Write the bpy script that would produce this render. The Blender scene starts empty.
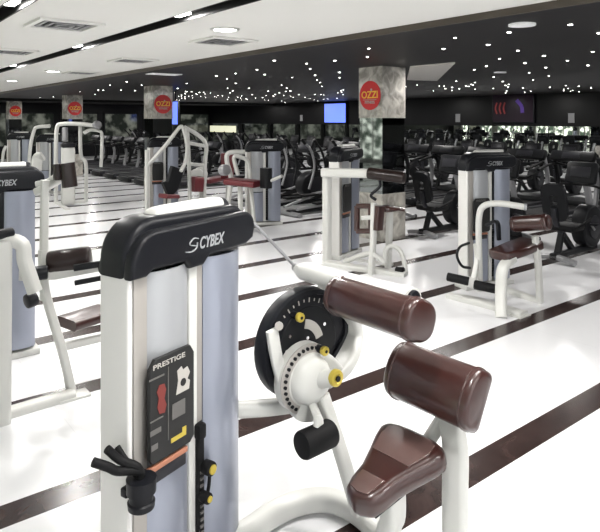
import bpy, bmesh, math, random
from mathutils import Vector, Matrix
random.seed(7)
PI = math.pi
C = bpy.context.scene.collection
H = 1.8                                        # eye height
AY = math.radians(38)
F = Vector((math.sin(AY), math.cos(AY), 0))    # looking direction on the plan
R = Vector((math.cos(AY), -math.sin(AY), 0))

def RD(r, d, z): return R*r + F*d + Vector((0, 0, z))
def W(px, py, d): return RD((px-300)/600*d, d, H-(py-120)/600*d)
def WZ(px, py, z): return W(px, py, (H-z)*600/(py-120))

# ------------------------------------------------------------------ materials
def mat(name, col, rough=.5, metal=0, emit=0, coat=0, ecol=None, noise=0, nscale=20, bump=0, bscale=200, trans=0):
    m = bpy.data.materials.new(name); m.use_nodes = True
    nt = m.node_tree; b = nt.nodes['Principled BSDF']
    b.inputs['Base Color'].default_value = (*col, 1)
    b.inputs['Roughness'].default_value = rough
    b.inputs['Metallic'].default_value = metal
    if max(col) < .03 and not emit: b.inputs['Specular IOR Level'].default_value = .2
    if coat: b.inputs['Coat Weight'].default_value = coat; b.inputs['Coat Roughness'].default_value = .12
    if trans: b.inputs['Transmission Weight'].default_value = trans
    if emit:
        b.inputs['Emission Color'].default_value = (*(ecol or col), 1)
        b.inputs['Emission Strength'].default_value = emit
    tc = nt.nodes.new('ShaderNodeTexCoord')
    if noise:
        n = nt.nodes.new('ShaderNodeTexNoise'); n.inputs['Scale'].default_value = nscale; n.inputs['Detail'].default_value = 6
        nt.links.new(tc.outputs['Object'], n.inputs['Vector'])
        r = nt.nodes.new('ShaderNodeValToRGB')
        r.color_ramp.elements[0].position = .3; r.color_ramp.elements[1].position = .7
        r.color_ramp.elements[0].color = (*[c*(1-noise) for c in col], 1)
        r.color_ramp.elements[1].color = (*[min(1, c*(1+noise)) for c in col], 1)
        nt.links.new(n.outputs['Fac'], r.inputs['Fac']); nt.links.new(r.outputs['Color'], b.inputs['Base Color'])
    if bump:
        n2 = nt.nodes.new('ShaderNodeTexNoise'); n2.inputs['Scale'].default_value = bscale
        nt.links.new(tc.outputs['Object'], n2.inputs['Vector'])
        bp = nt.nodes.new('ShaderNodeBump'); bp.inputs['Strength'].default_value = bump; bp.inputs['Distance'].default_value = .002
        nt.links.new(n2.outputs['Fac'], bp.inputs['Height']); nt.links.new(bp.outputs['Normal'], b.inputs['Normal'])
    return m

M = {}
M['white'] = mat('white_powder_coat', (.56, .56, .535), .38, noise=.02, nscale=4)
M['column'] = mat('satin_white_column', (.70, .69, .67), .4, noise=.02, nscale=4)
M['alu'] = mat('brushed_aluminium', (.38, .36, .335), .38, .3, noise=.03, nscale=8)
M['lav'] = mat('frosted_lavender_shroud', (.265, .285, .345), .30, .35, coat=.3, noise=.03, nscale=3)
M['pale'] = mat('frosted_pale_shroud', (.36, .37, .385), .33, .2, coat=.2, noise=.02, nscale=3)
M['black'] = mat('black_moulded_plastic', (.008, .0085, .011), 0.36, bump=.15)
M['rubber'] = mat('black_rubber', (.0045, .0045, .005), .6, bump=.3)
M['dark'] = mat('dark_grey_plastic', (.008, .0085, .010), .45)
M['grey'] = mat('mid_grey_plastic', (.022, .022, .026), .4)
M['silver'] = mat('silver_grey_paint', (.30, .30, .31), .35, .4)
M['chrome'] = mat('chrome_steel', (.75, .75, .76), .15, 1)
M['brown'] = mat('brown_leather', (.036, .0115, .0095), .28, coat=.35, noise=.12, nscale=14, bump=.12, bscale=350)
M['brownflat'] = mat('brown_leather_panel', (.105, .062, .056), .26, coat=.5, noise=.06, nscale=20, bump=.1, bscale=350)  # lighter tone paints the gloss reflection of the seat top
M['gold'] = mat('yellow_anodised', (.55, .43, .07), .35, .4)
M['placard'] = mat('placard_black', (.022, .022, .022), .4)
M['print_w'] = mat('placard_white_print', (.42, .40, .37), .6)
M['print_g'] = mat('placard_grey_print', (.11, .105, .10), .6)
M['print_r'] = mat('placard_red_print', (.16, .025, .02), .6)
M['orange'] = mat('orange_label', (.36, .15, .09), .5)
M['red'] = mat('red_sign', (.62, .02, .025), .4)
M['yellow'] = mat('yellow_lettering', (.9, .55, .05), .5)
M['star'] = mat('star_light', (1, 1, 1), .5, emit=11, ecol=(1, .97, .92))
M['lamp'] = mat('lamp_glow', (1, 1, 1), .5, emit=20, ecol=(1, .98, .94))
M['disc'] = mat('frosted_disc', (.8, .8, .8), .5, emit=.15, ecol=(1, 1, 1))
M['tv'] = mat('screen_blue', (.1, .2, .9), .3, emit=1.25, ecol=(.16, .25, .95))
M['tvdim'] = mat('screen_dim', (.02, .01, .02), .15)
M['scr_red'] = mat('screen_red', (.3, .02, .02), .3, emit=.04, ecol=(.6, .08, .08))  # faint glow painting a red reflection on the wall
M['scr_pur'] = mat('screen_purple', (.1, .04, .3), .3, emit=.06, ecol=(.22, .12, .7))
M['glow_window'] = mat('warm_lit_window', (.5, .5, .4), .3, emit=.75, ecol=(1, 1, .72), noise=0)
M['paper'] = mat('notice_paper', (.30, .30, .31), .7)
M['wallblack'] = mat('black_wall_gloss', (.004, .004, .005), .35)
M['wallgrey'] = mat('grey_wall', (.30, .30, .28), .7, noise=.05, nscale=2)
M['pillar_mirror'] = mat('dark_mirror_glass', (.22, .23, .24), .04, 1)
M['mirror'] = mat('mirror_glass', (.68, .70, .69), .015, 1)
M['darkbrown'] = mat('dark_brown_leather', (.018, .011, .010), .35, coat=.2)
M['maroon'] = mat('maroon_upholstery', (.12, .015, .02), .4)
M['green'] = mat('green_paint', (.03, .2, .03), .5)

def marble():
    m = bpy.data.materials.new('pillar_marble'); m.use_nodes = True; nt = m.node_tree; b = nt.nodes['Principled BSDF']
    tc = nt.nodes.new('ShaderNodeTexCoord'); n = nt.nodes.new('ShaderNodeTexNoise')
    n.inputs['Scale'].default_value = 5; n.inputs['Detail'].default_value = 9; n.inputs['Distortion'].default_value = 1.2
    nt.links.new(tc.outputs['Object'], n.inputs['Vector'])
    r = nt.nodes.new('ShaderNodeValToRGB'); r.color_ramp.elements[0].position = .35; r.color_ramp.elements[1].position = .7
    r.color_ramp.elements[0].color = (.26, .245, .22, 1); r.color_ramp.elements[1].color = (.66, .63, .57, 1)
    nt.links.new(n.outputs['Fac'], r.inputs['Fac']); nt.links.new(r.outputs['Color'], b.inputs['Base Color'])
    b.inputs['Roughness'].default_value = .18
    return m
M['marble'] = marble()

STRIPE0, PITCH, SW = 1.80, 1.09, .175
def floor_mat():
    m = bpy.data.materials.new('polished_floor'); m.use_nodes = True; nt = m.node_tree; b = nt.nodes['Principled BSDF']; L = nt.links
    tc = nt.nodes.new('ShaderNodeTexCoord'); sp = nt.nodes.new('ShaderNodeSeparateXYZ'); L.new(tc.outputs['Object'], sp.inputs[0])
    def mth(op, a, bb=None):
        n = nt.nodes.new('ShaderNodeMath'); n.operation = op
        for i, v in enumerate((a, bb)):
            if v is None: continue
            if isinstance(v, (int, float)): n.inputs[i].default_value = v
            else: L.new(v, n.inputs[i])
        return n.outputs[0]
    y = mth('ADD', sp.outputs['Y'], -STRIPE0 + PITCH*20)
    f = mth('MODULO', y, PITCH); st = mth('LESS_THAN', f, SW)
    # hairline joints of the big white tiles
    jx = mth('LESS_THAN', mth('MODULO', mth('ADD', sp.outputs['X'], 60.2), .915), .004)
    n1 = nt.nodes.new('ShaderNodeTexNoise'); n1.inputs['Scale'].default_value = 1.2; n1.inputs['Detail'].default_value = 5; L.new(tc.outputs['Object'], n1.inputs['Vector'])
    r1 = nt.nodes.new('ShaderNodeValToRGB'); r1.color_ramp.elements[0].color = (.74, .74, .76, 1); r1.color_ramp.elements[1].color = (.82, .82, .83, 1)
    L.new(n1.outputs['Fac'], r1.inputs['Fac'])
    n2 = nt.nodes.new('ShaderNodeTexNoise'); n2.inputs['Scale'].default_value = 5; n2.inputs['Detail'].default_value = 8; n2.inputs['Distortion'].default_value = 1.5; L.new(tc.outputs['Object'], n2.inputs['Vector'])
    r2 = nt.nodes.new('ShaderNodeValToRGB'); r2.color_ramp.elements[0].position = .3; r2.color_ramp.elements[1].position = .75
    r2.color_ramp.elements[0].color = (.020, .012, .011, 1); r2.color_ramp.elements[1].color = (.050, .031, .028, 1)
    L.new(n2.outputs['Fac'], r2.inputs['Fac'])
    mj = nt.nodes.new('ShaderNodeMixRGB'); L.new(mth('MULTIPLY', jx, .25), mj.inputs[0]); L.new(r1.outputs[0], mj.inputs[1]); mj.inputs[2].default_value = (.45, .45, .45, 1)
    mx = nt.nodes.new('ShaderNodeMixRGB'); L.new(st, mx.inputs[0]); L.new(mj.outputs[0], mx.inputs[1]); L.new(r2.outputs[0], mx.inputs[2])
    L.new(mx.outputs[0], b.inputs['Base Color'])
    b.inputs['Roughness'].default_value = .22; b.inputs['Specular IOR Level'].default_value = .32
    return m
M['floor'] = floor_mat()
M['ceil_white'] = mat('white_ceiling', (.78, .775, .74), .8, noise=.015, nscale=.6)
M['ceil_dark'] = mat('dark_gloss_ceiling', (.015, .014, .0148), .5, noise=.15, nscale=.5)
M['lip'] = mat('bronze_edge', (.06, .048, .036), .45)
M['ceil_panel'] = mat('pale_ceiling_panel', (.62, .60, .57), .6)
M['slot'] = mat('black_slot', (.01, .01, .01), .5)

def window_mat():
    m = bpy.data.materials.new('daylit_window'); m.use_nodes = True; nt = m.node_tree; b = nt.nodes['Principled BSDF']; L = nt.links
    tc = nt.nodes.new('ShaderNodeTexCoord'); n = nt.nodes.new('ShaderNodeTexNoise'); n.inputs['Scale'].default_value = 1.6; n.inputs['Detail'].default_value = 6
    L.new(tc.outputs['Object'], n.inputs['Vector'])
    r = nt.nodes.new('ShaderNodeValToRGB'); r.color_ramp.elements[0].position = .46; r.color_ramp.elements[1].position = .62
    r.color_ramp.elements[0].color = (.035, .05, .035, 1); r.color_ramp.elements[1].color = (.85, .9, .75, 1)
    L.new(n.outputs['Fac'], r.inputs['Fac']); L.new(r.outputs[0], b.inputs['Emission Color'])
    b.inputs['Emission Strength'].default_value = .16; b.inputs['Base Color'].default_value = (.02, .02, .02, 1); b.inputs['Roughness'].default_value = .05
    return m
M['window'] = window_mat()
_wb = M['window'].copy(); _wb.name = 'bright_daylit_window'; _wb.node_tree.nodes['Principled BSDF'].inputs['Emission Strength'].default_value = 4; M['window_bright'] = _wb  # strong glow for the added left panes, brightening the mirror
_wb.node_tree.nodes['Noise Texture'].inputs['Scale'].default_value = 3
M['daylight'] = mat('bright_window', (.9, .95, 1), .3, emit=1.6, ecol=(.95, .98, 1))  # glow of the unseen panes added as fill light

# ------------------------------------------------------------------ mesh helpers
INV = {}
def resample(pts, n=6):
    pts = [Vector(p) for p in pts]
    if len(pts) < 3: return pts
    out = []
    P = [pts[0]*2-pts[1]] + pts + [pts[-1]*2-pts[-2]]
    for i in range(1, len(P)-2):
        a, b, c, d = P[i-1:i+3]
        for k in range(n):
            t = k/n
            out.append(.5*((2*b)+(c-a)*t+(2*a-5*b+4*c-d)*t*t+(3*b-a-3*c+d)*t**3))
    out.append(pts[-1]); return out

def roundrect(w, h, r, n=4):
    out = []
    r = min(r, w/2-1e-4, h/2-1e-4)
    for cx, cy, a0 in ((w/2-r, h/2-r, 0), (-w/2+r, h/2-r, 90), (-w/2+r, -h/2+r, 180), (w/2-r, -h/2+r, 270)):
        for k in range(n+1):
            a = math.radians(a0+90*k/n); out.append((cx+r*math.cos(a), cy+r*math.sin(a)))
    return out
def circle(r, n=16): return [(r*math.cos(2*PI*k/n), r*math.sin(2*PI*k/n)) for k in range(n)]

class MB:
    def __init__(s): s.bm = bmesh.new()
    def box(s, c, size, rot=None, bev=0):
        r = bmesh.ops.create_cube(s.bm, size=1)
        vs = r['verts']
        bmesh.ops.scale(s.bm, vec=Vector(size), verts=vs)
        if bev:
            es = list({e for v in vs for e in v.link_edges})
            q = bmesh.ops.bevel(s.bm, geom=es, offset=bev, segments=2, affect='EDGES', profile=.5)
            vs = list({v for f in q['faces'] for v in f.verts} | {v for v in vs if v.is_valid})
        Mx = Matrix.Translation(Vector(c)) @ (rot.to_4x4() if rot else Matrix())
        bmesh.ops.transform(s.bm, matrix=Mx, verts=vs)
        return s
    def rings(s, rings, cap=True, closed=True):
        vr = [[s.bm.verts.new(p) for p in ring] for ring in rings]
        n = len(vr[0])
        for a, b in zip(vr, vr[1:]):
            for k in range(n if closed else n-1):
                s.bm.faces.new((a[k], a[(k+1) % n], b[(k+1) % n], b[k]))
        if cap:
            s.bm.faces.new(list(reversed(vr[0]))); s.bm.faces.new(vr[-1])
        return s
    def sweep(s, pts, prof, up=(0, 0, 1), smooth=True, scales=None, n=6):
        ps = resample(pts, n) if smooth else [Vector(p) for p in pts]
        up = Vector(up); rings = []; N = len(ps); prev = None
        for i, p in enumerate(ps):
            t = (ps[min(i+1, N-1)]-ps[max(i-1, 0)]).normalized()
            if prev is None:
                side = t.cross(up)
                if side.length < .05: side = t.cross(Vector((1, 0, 0)))
            else: side = prev - t*prev.dot(t)
            side.normalize(); prev = side
            u = side.cross(t).normalized()
            k = 1 if scales is None else scales[i]
            rings.append([p+side*x*k+u*y*k for x, y in prof])
        return s.rings(rings)
    def tube(s, pts, r, n=12, smooth=True, up=(0, 0, 1)): return s.sweep(pts, circle(r, n), up, smooth)
    def rtube(s, pts, w, h, smooth=True, up=(0, 0, 1), r=None): return s.sweep(pts, roundrect(w, h, r or min(w, h)*.28), up, smooth)
    def cyl(s, p0, p1, r, r1=None, n=20, bev=0):
        p0, p1 = Vector(p0), Vector(p1); t = (p1-p0); Ln = t.length; t.normalize()
        r1 = r if r1 is None else r1
        side = t.cross(Vector((0, 0, 1)))
        if side.length < .05: side = t.cross(Vector((1, 0, 0)))
        side.normalize(); u = side.cross(t)
        st = [(0, r, 0), (Ln, r1, 0)]
        if bev: st = [(0, r-bev, 0), (bev*.3, r-bev*.3, 0), (bev, r, 0), (Ln-bev, r1, 0), (Ln-bev*.3, r1-bev*.3, 0), (Ln, r1-bev, 0)]
        return s.rings([[p0+t*a+side*rr*math.cos(2*PI*k/n)+u*rr*math.sin(2*PI*k/n) for k in range(n)] for a, rr, _ in st])
    def lathe(s, p0, axis, prof, n=28):
        p0, t = Vector(p0), Vector(axis).normalized()
        side = t.cross(Vector((0, 0, 1)))
        if side.length < .05: side = t.cross(Vector((1, 0, 0)))
        side.normalize(); u = side.cross(t)
        return s.rings([[p0+t*a+side*rr*math.cos(2*PI*k/n)+u*rr*math.sin(2*PI*k/n) for k in range(n)] for rr, a in prof])
    def prism(s, outline, O, ax, ay, az, z0, z1, bev=0):
        """outline in the (ax, ay) plane from O, extruded along az from z0 to z1; bev rounds both rims"""
        O, ax, ay, az = Vector(O), Vector(ax), Vector(ay), Vector(az)
        cx = sum(p[0] for p in outline)/len(outline); cy = sum(p[1] for p in outline)/len(outline)
        def ring(ins, z):
            o = []
            n = len(outline)
            for i in range(n):
                x, y = outline[i]; px, py = outline[i-1]; nx, ny = outline[(i+1) % n]
                t = Vector((nx-px, ny-py)); t = t.normalized() if t.length > 1e-9 else Vector((1, 0))
                nn = Vector((-t.y, t.x))
                o.append(O+ax*(x+nn.x*ins*sg)+ay*(y+nn.y*ins*sg)+az*z)
            return o
        area = sum(outline[i-1][0]*outline[i][1]-outline[i][0]*outline[i-1][1] for i in range(len(outline)))
        sg = 1 if area > 0 else -1
        if bev:
            st = [(bev, z0), (bev*.6, z0+bev*.08), (bev*.29, z0+bev*.29), (bev*.08, z0+bev*.6), (0, z0+bev), (0, z1-bev), (bev*.08, z1-bev*.6), (bev*.29, z1-bev*.29), (bev*.6, z1-bev*.08), (bev, z1)]
        else: st = [(0, z0), (0, z1)]
        return s.rings([ring(a, z) for a, z in st])
    def mesh(s, me, Mx):
        b2 = bmesh.new(); b2.from_mesh(me); bmesh.ops.transform(b2, matrix=Mx, verts=b2.verts)
        tmp = bpy.data.meshes.new('t'); b2.to_mesh(tmp); b2.free(); s.bm.from_mesh(tmp); bpy.data.meshes.remove(tmp)
        return s
    def xf(s, Mx): bmesh.ops.transform(s.bm, matrix=Mx, verts=s.bm.verts); return s
    def build(s, name, m, parent=None, angle=38, label=None, kind=None):
        if parent is not None and parent.name in INV: s.xf(INV[parent.name])
        bmesh.ops.recalc_face_normals(s.bm, faces=s.bm.faces)
        me = bpy.data.meshes.new(name)
        for f in s.bm.faces: f.smooth = True
        for e in s.bm.edges:
            if len(e.link_faces) == 2 and e.calc_face_angle(0) > math.radians(angle): e.smooth = False
        s.bm.to_mesh(me); s.bm.free()
        me.materials.append(M[m] if isinstance(m, str) else m)
        o = bpy.data.objects.new(name, me); C.objects.link(o)
        if parent is not None:
            o.parent = parent
            if parent.name in INV: INV[o.name] = INV[parent.name]
        if label: o['label'] = label
        if kind: o['kind'] = kind
        return o

def thing(name, label, cat, loc=(0, 0, 0), rotz=0, group=None):
    o = bpy.data.objects.new(name, None); C.objects.link(o)
    o.location = loc; o.rotation_euler = (0, 0, rotz); o['label'] = label; o['category'] = cat
    if group: o['group'] = group
    o.empty_display_size = .1
    INV[o.name] = (Matrix.Translation(Vector(loc)) @ Matrix.Rotation(rotz, 4, 'Z')).inverted()
    return o
def tag(o, label, cat, group=None, kind=None):
    o['label'] = label; o['category'] = cat
    if group: o['group'] = group
    if kind: o['kind'] = kind
    return o
def struct(o): o['kind'] = 'structure'; return o
KIDS = {}
def dup(root, loc, rotz, label=None, group=None):
    if not KIDS:
        pass
    def kids(o): return [c for c in bpy.data.objects if c.parent == o]
    if root.name not in KIDS: KIDS[root.name] = [(c, kids(c)) for c in kids(root)]
    r = root.copy(); C.objects.link(r); r.location = loc; r.rotation_euler = (0, 0, rotz)
    if label: r['label'] = label
    if group: r['group'] = group
    for ch, gs in KIDS[root.name]:
        c = ch.copy(); C.objects.link(c); c.parent = r
        for g in gs:
            d = g.copy(); C.objects.link(d); d.parent = c
    return r

_tc = {}
def text_me(txt, size, extrude=.001, shear=0, align='CENTER'):
    k = (txt, size, extrude, shear)
    if k in _tc: return _tc[k]
    cu = bpy.data.curves.new('t', 'FONT'); cu.body = txt; cu.size = size; cu.extrude = extrude; cu.shear = shear
    cu.align_x = align; cu.align_y = 'CENTER'; cu.offset = size*.018
    o = bpy.data.objects.new('t', cu); C.objects.link(o)
    dg = bpy.context.evaluated_depsgraph_get(); me = bpy.data.meshes.new_from_object(o.evaluated_get(dg))
    bpy.data.objects.remove(o); _tc[k] = me
    return me
def frame_mx(O, ax, ay):
    ax, ay = Vector(ax).normalized(), Vector(ay).normalized(); az = ax.cross(ay)
    m = Matrix((ax, ay, az)).transposed().to_4x4(); m.translation = Vector(O); return m

# ------------------------------------------------------------------ room shell
X0, X1, Y0, Y1 = -5.0, 17.0, -5.0, 30.0
ZW, ZD, XE = 2.65, 2.60, 4.05
struct(MB().box(((X0+X1)/2, (Y0+Y1)/2, -.1), (X1-X0+.4, Y1-Y0+.4, .2)).build('floor', 'floor')).location = (0, 0, 0)
# white ceiling, cut by two black slots
def slab(name, xa, xb, z, m, ya=Y0, yb=Y1, th=.15):
    return struct(MB().box(((xa+xb)/2, (ya+yb)/2, z+th/2), (xb-xa, yb-ya, th)).build(name, m))
SL = ((1.0, 1.15), (2.22, 2.40))
xs = [X0, SL[0][0], SL[0][1], SL[1][0], SL[1][1], XE]
cb = MB()
for a, b in ((xs[0], xs[1]), (xs[2], xs[3]), (xs[4], xs[5])): cb.box(((a+b)/2, (Y0+Y1)/2, ZW+.06), (b-a, Y1-Y0, .12))
struct(cb.build('ceiling', 'ceil_white'))
sb = MB()
for a, b in SL:
    sb.box(((a+b)/2, (Y0+Y1)/2, ZW+.14), (b-a+.1, Y1-Y0, .04))
    for q in (a, b): sb.box((q, (Y0+Y1)/2, ZW+.061), (.014, Y1-Y0, .122))
struct(sb.build('ceiling', 'slot'))
slab('ceiling', XE+.03, X1, ZD, 'ceil_dark')
struct(MB().box((XE+.015, (Y0+Y1)/2, (ZD+ZW)/2+.02), (.03, Y1-Y0, ZW-ZD+.05)).build('trim_1', 'lip'))
struct(MB().box(((XE+X1)/2+.1, 24.0, ZD-.05), (X1-XE-.3, .3, .1)).build('trim_2', 'slot'))
# walls
struct(MB().box((X1+.1, (Y0+Y1)/2, 1.3), (.2, Y1-Y0, 2.6)).build('wall_right', 'wallblack'))
for k in range(12):     # mirror sheets on the right wall
    ya = Y0+.1+k*2.9
    struct(MB().box((X1-.02, ya+1.44, .85), (.03, 2.86, 1.52)).build('wall_right', 'mirror'))
struct(MB().box(((X0+X1)/2, Y1+.1, 1.4), (X1-X0, .2, 2.8)).build('wall_back', 'wallblack'))
struct(MB().box((X0-.1, (Y0+Y1)/2, 1.4), (.2, Y1-Y0, 2.8)).build('wall_left', 'wallgrey'))
struct(MB().box(((X0+X1)/2, Y0-.1, 1.4), (X1-X0, .2, 2.8)).build('wall_front', 'wallgrey'))
# windows on the far wall; unseen glowing panes added left and behind the camera
wn = 1
for k in range(6):
    xa = 4.6+k*2.1
    w = struct(MB().box((xa+.85, Y1-.02, 1.35), (1.7, .03, 1.5)).build(f'window_{wn}', 'window'))
    f_ = MB()
    for s_ in (-1, 1): f_.box((xa+.85+s_*.88, Y1-.03, 1.35), (.07, .06, 1.64))
    for s_ in (-1, 1): f_.box((xa+.85, Y1-.03, 1.35+s_*.785), (1.8, .06, .07))
    f_.build('window_frame', 'dark', w); wn += 1
for k in range(11):
    ya = -4.5+k*3.1
    w = struct(MB().box((X0+.02, ya+1.3, 1.15), (.03, 2.6, 1.9)).build(f'window_{wn}', 'window_bright' if k > 1 else 'daylight'))  # unseen glowing panes, added for fill light and as mirror content
    f_ = MB()
    for s_ in (-1, -.5, 0, .5, 1): f_.box((X0+.04, ya+1.3+s_*1.33, 1.15), (.06, .08, 2.04))  # extra white bars added as bright clutter for the mirror
    f_.build('window_frame', 'white', w); wn += 1
for k in range(4):
    xa = -4.4+k*2.6
    w = struct(MB().box((xa+1.1, Y0+.02, 1.3), (2.2, .03, 1.8)).build(f'window_{wn}', 'daylight'))  # unseen glowing panes behind the camera, added as fill light
    f_ = MB()
    for s_ in (-1, 0, 1): f_.box((xa+1.1+s_*1.13, Y0+.04, 1.3), (.07, .06, 1.94))
    f_.build('window_frame', 'grey', w); wn += 1

# pillars: marble with mirror cladding round the middle, and a round red sign
for i, (cx, yy, lab) in enumerate(((6.66, 6.48, 'large grey marble pillar with mirrored middle, nearest of the pillar row'),
                               (6.12, 13.3, 'marble pillar with mirrored lower half behind the rowing tower, second of the row'),
                               (6.17, 19.9, 'marble pillar with red sign behind the white cable frame, third of the row'),
                               (5.97, 26.9, 'small far marble pillar at the end of the pillar row'))):
    h = .25
    pl = thing('pillar', lab, 'pillar', (cx, yy, 0))
    MB().box((cx, yy, .35), (2*h, 2*h, .70)).build('plinth', 'marble', pl)
    MB().box((cx, yy, (1.83+ZD)/2), (2*h, 2*h, ZD-1.83)).build('shaft', 'marble', pl)
    MB().box((cx, yy, 1.265), (2*h-.02, 2*h-.02, 1.13)).build('mirror_cladding', 'pillar_mirror', pl)
    # the sign hangs on the face towards -X
    zc = 2.17; fz = Vector((0, 0, 1)); n_ = Vector((-1, 0, 0)) if i == 0 else Vector((0, -1, 0)); fx = Vector((0, -1, 0)) if i == 0 else Vector((1, 0, 0))
    so = Vector((cx, yy, zc))+n_*h
    if i == 1: so += fx*.0
    sg = thing('round_sign', ['round red sign with yellow lettering on the nearest marble pillar', 'round red sign on the second marble pillar above the rowing tower',
               'round red sign on the third pillar above the cable frame', 'smallest round red sign on the farthest marble pillar'][i], 'sign', so, 0)
    MB().cyl(so+n_*.002, so+n_*.014, .22, n=40).build('disc', 'red', sg)
    MB().mesh(text_me('OZZI', .15, .002), frame_mx(so+n_*.016+fz*.005, fx, fz)).build('lettering', 'yellow', sg)
    MB().mesh(text_me('FITNESS', .06, .002), frame_mx(so+n_*.016-fz*.105, fx, fz)).rtube([so+n_*.016-fz*.065-fx*.14, so+n_*.016-fz*.065+fx*.14], .004, .008, smooth=False).build('lettering', 'print_w', sg)
    MB().cyl(so+n_*.014+fx*.035+fz*.085, so+n_*.018+fx*.035+fz*.085, .018, n=12).build('emblem', 'print_w', sg)

# ceiling vents (square diffusers) in the white ceiling
def vent(cx, cy, lab):
    t = thing('air_vent', lab, 'vent', (cx, cy, ZW-.012))
    b = MB()
    S = .25
    for s_ in (-1, 1):
        b.box((cx+s_*S, cy, ZW-.012), (.045, 2*S+.045, .02)); b.box((cx, cy+s_*S, ZW-.012), (2*S-.045, .045, .02))
    b.build('frame', 'ceil_white', t)
    c = MB()
    for k in range(1, 4):
        q = S*k/4
        for s_ in (-1, 1):
            c.box((cx+s_*q, cy, ZW-.006-.004*(4-k)), (.028, 2*q, .012)); c.box((cx, cy+s_*q, ZW-.0065-.004*(4-k)), (2*q, .028, .012))
    c.build('louvre', 'silver', t)
    MB().box((cx, cy, ZW-.002), (2*S-.03, 2*S-.03, .002)).build('backing', 'slot', t)
for (px, py), lab in (((64, 24), 'large square air vent in the white ceiling between the black slots'),
                      ((133, 60), 'square air vent in white ceiling beside the dark edge, above the rowing tower'),
                      ((10, 51), 'square air vent between the two black slots, at the left picture edge'),
                      ((223, 40.5), 'square air vent below the round downlight near the ceiling step'),
                      ((82, 72.3), 'small far square air vent near the far downlights')):
    p = WZ(px, py, ZW); vent(p.x, p.y, lab)
# downlights
for (px, py), lab in (((225, 29), 'glowing round downlight nearest the camera, above a square vent'),
                      ((53, 71), 'glowing round downlight left of the small far vent'),
                      ((12, 80.5), 'glowing round downlight farthest off by the left picture edge')):
    p = WZ(px, py, ZW)
    t = thing('downlight', lab, 'ceiling light', (p.x, p.y, ZW), 0, 'round downlights in the white ceiling')
    MB().lathe((p.x, p.y, ZW), (0, 0, -1), [(.10, 0), (.14, 0), (.14, .008), (.11, .014), (.10, .006)]).build('ring', 'white', t)
    MB().cyl((p.x, p.y, ZW-.002), (p.x, p.y, ZW-.010), .105).build('lamp', 'lamp', t)
# spot heads in the slots
SPOT_Y = {1.075: [-4, -1.5, 1.0], 2.31: [-4, -1.5, 1.0]}
for (px, py), lab in (((24, 3), 'white spot lamp in the nearest black ceiling slot'),
                      ((193, 14.5), 'bright spot lamp in the second slot, upper end'),
                      ((85, 46.5), 'bright spot lamp in the middle of the second black slot'),
                      ((20, 66), 'faint spot lamp in the far end of the second slot')):
    p = WZ(px, py, ZW+.02); sx = 1.075 if px == 24 else 2.31
    y = p.y; SPOT_Y[sx].append(y)
    t = thing('slot_spotlight', lab, 'ceiling light', (sx, y, ZW+.02))
    MB().box((sx, y, ZW+.075), (.10, .34, .07), bev=.01).build('housing', 'slot', t)
    MB().box((sx, y+.12, ZW+.035), (.07, .20, .02)).build('lamp', 'lamp', t)
# round white discs in the dark ceiling
for (px, py), rr, lab in (((522, 24), .11, 'white disc light in the dark ceiling, largest'), ((500, 72), .10, 'white disc light in the dark ceiling, farther and smaller')):
    p = WZ(px, py, ZD)
    tag(MB().cyl((p.x, p.y, ZD), (p.x, p.y, ZD-.015), rr, n=36).build('disc_downlight', 'disc'), lab, 'ceiling light')
p = WZ(164, 74, ZD)
tag(MB().box((p.x, p.y, ZD-.006), (.55, .3, .012)).build('ceiling_lamp_panel', 'disc'), 'small white lamp panel in the dark ceiling above the second pillar', 'ceiling light')
tag(MB().prism([tuple(WZ(a, b, ZD).xy) for a, b in ((410, 66), (455, 62), (437, 80), (407, 79))], (0, 0, 0), (1, 0, 0), (0, 1, 0), (0, 0, 1), ZD-.02, ZD-.001).build('ceiling_panel', 'ceil_panel'), 'pale grey angular panel in the black ceiling beside the nearest pillar', 'ceiling panel')
# star lights
st = [(380+x/2.727, y/2.727) for x, y in ((205, 103), (173, 133), (295, 122), (352, 88), (519, 67), (376, 138), (326, 160), (290, 180), (257, 190), (395, 172), (447, 152), (511, 165), (580, 141), (567, 178), (452, 184), (407, 198), (460, 207), (417, 218), (390, 240), (463, 238), (501, 243), (542, 235), (335, 222), (349, 237), (208, 221), (216, 242), (259, 225), (259, 243), (598, 90), (543, 250), (310, 210))]
st += [(180+x/2.727, y/2.727) for x, y in ((257, 165), (345, 173), (422, 165), (430, 183), (435, 197), (435, 212), (515, 132), (511, 155), (355, 188), (368, 205), (374, 218), (382, 225), (387, 235), (99, 207), (152, 200), (152, 227), (210, 190), (231, 203), (277, 232), (291, 240), (302, 248), (445, 245), (445, 258), (306, 211), (188, 240), (128, 215), (130, 240))]
st += [(x/3, y/3) for x, y in ((295, 270), (330, 255), (363, 270), (380, 245), (405, 272), (425, 255), (533, 265), (530, 300), (545, 285), (240, 275), (310, 270), (285, 283), (160, 290), (120, 292), (560, 250), (575, 275))]
for k in range(70):
    st.append((random.uniform(175, 345), random.triangular(88, 103, 98)))
for k in range(30):
    st.append((random.uniform(400, 600), random.uniform(84, 93)))
me_star = None; ns = 0
for px, py in st:
    p = WZ(px, py, ZD)
    if not (XE+.2 < p.x < X1-.2 and p.y < Y1-.2): continue
    if 5.6 < p.x < 7.0 and any(abs(p.y-q) < .35 for q in (6.48, 13.3, 19.9, 26.9)): continue
    if me_star is None:
        o = MB().lathe((0, 0, 0), (0, 0, -1), [(.017, 0), (.017, .003), (.012, .006), (.004, .007)], n=10).build('star_spotlight', 'star'); me_star = o
    else:
        o = me_star.copy(); C.objects.link(o)
    o.location = (p.x, p.y, ZD); s_ = random.uniform(.75, 1.25); o.scale = (s_, s_, 1)
    tag(o, 'tiny round star light set into the black ceiling', 'ceiling light', 'star lights in the black ceiling'); ns += 1

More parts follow.
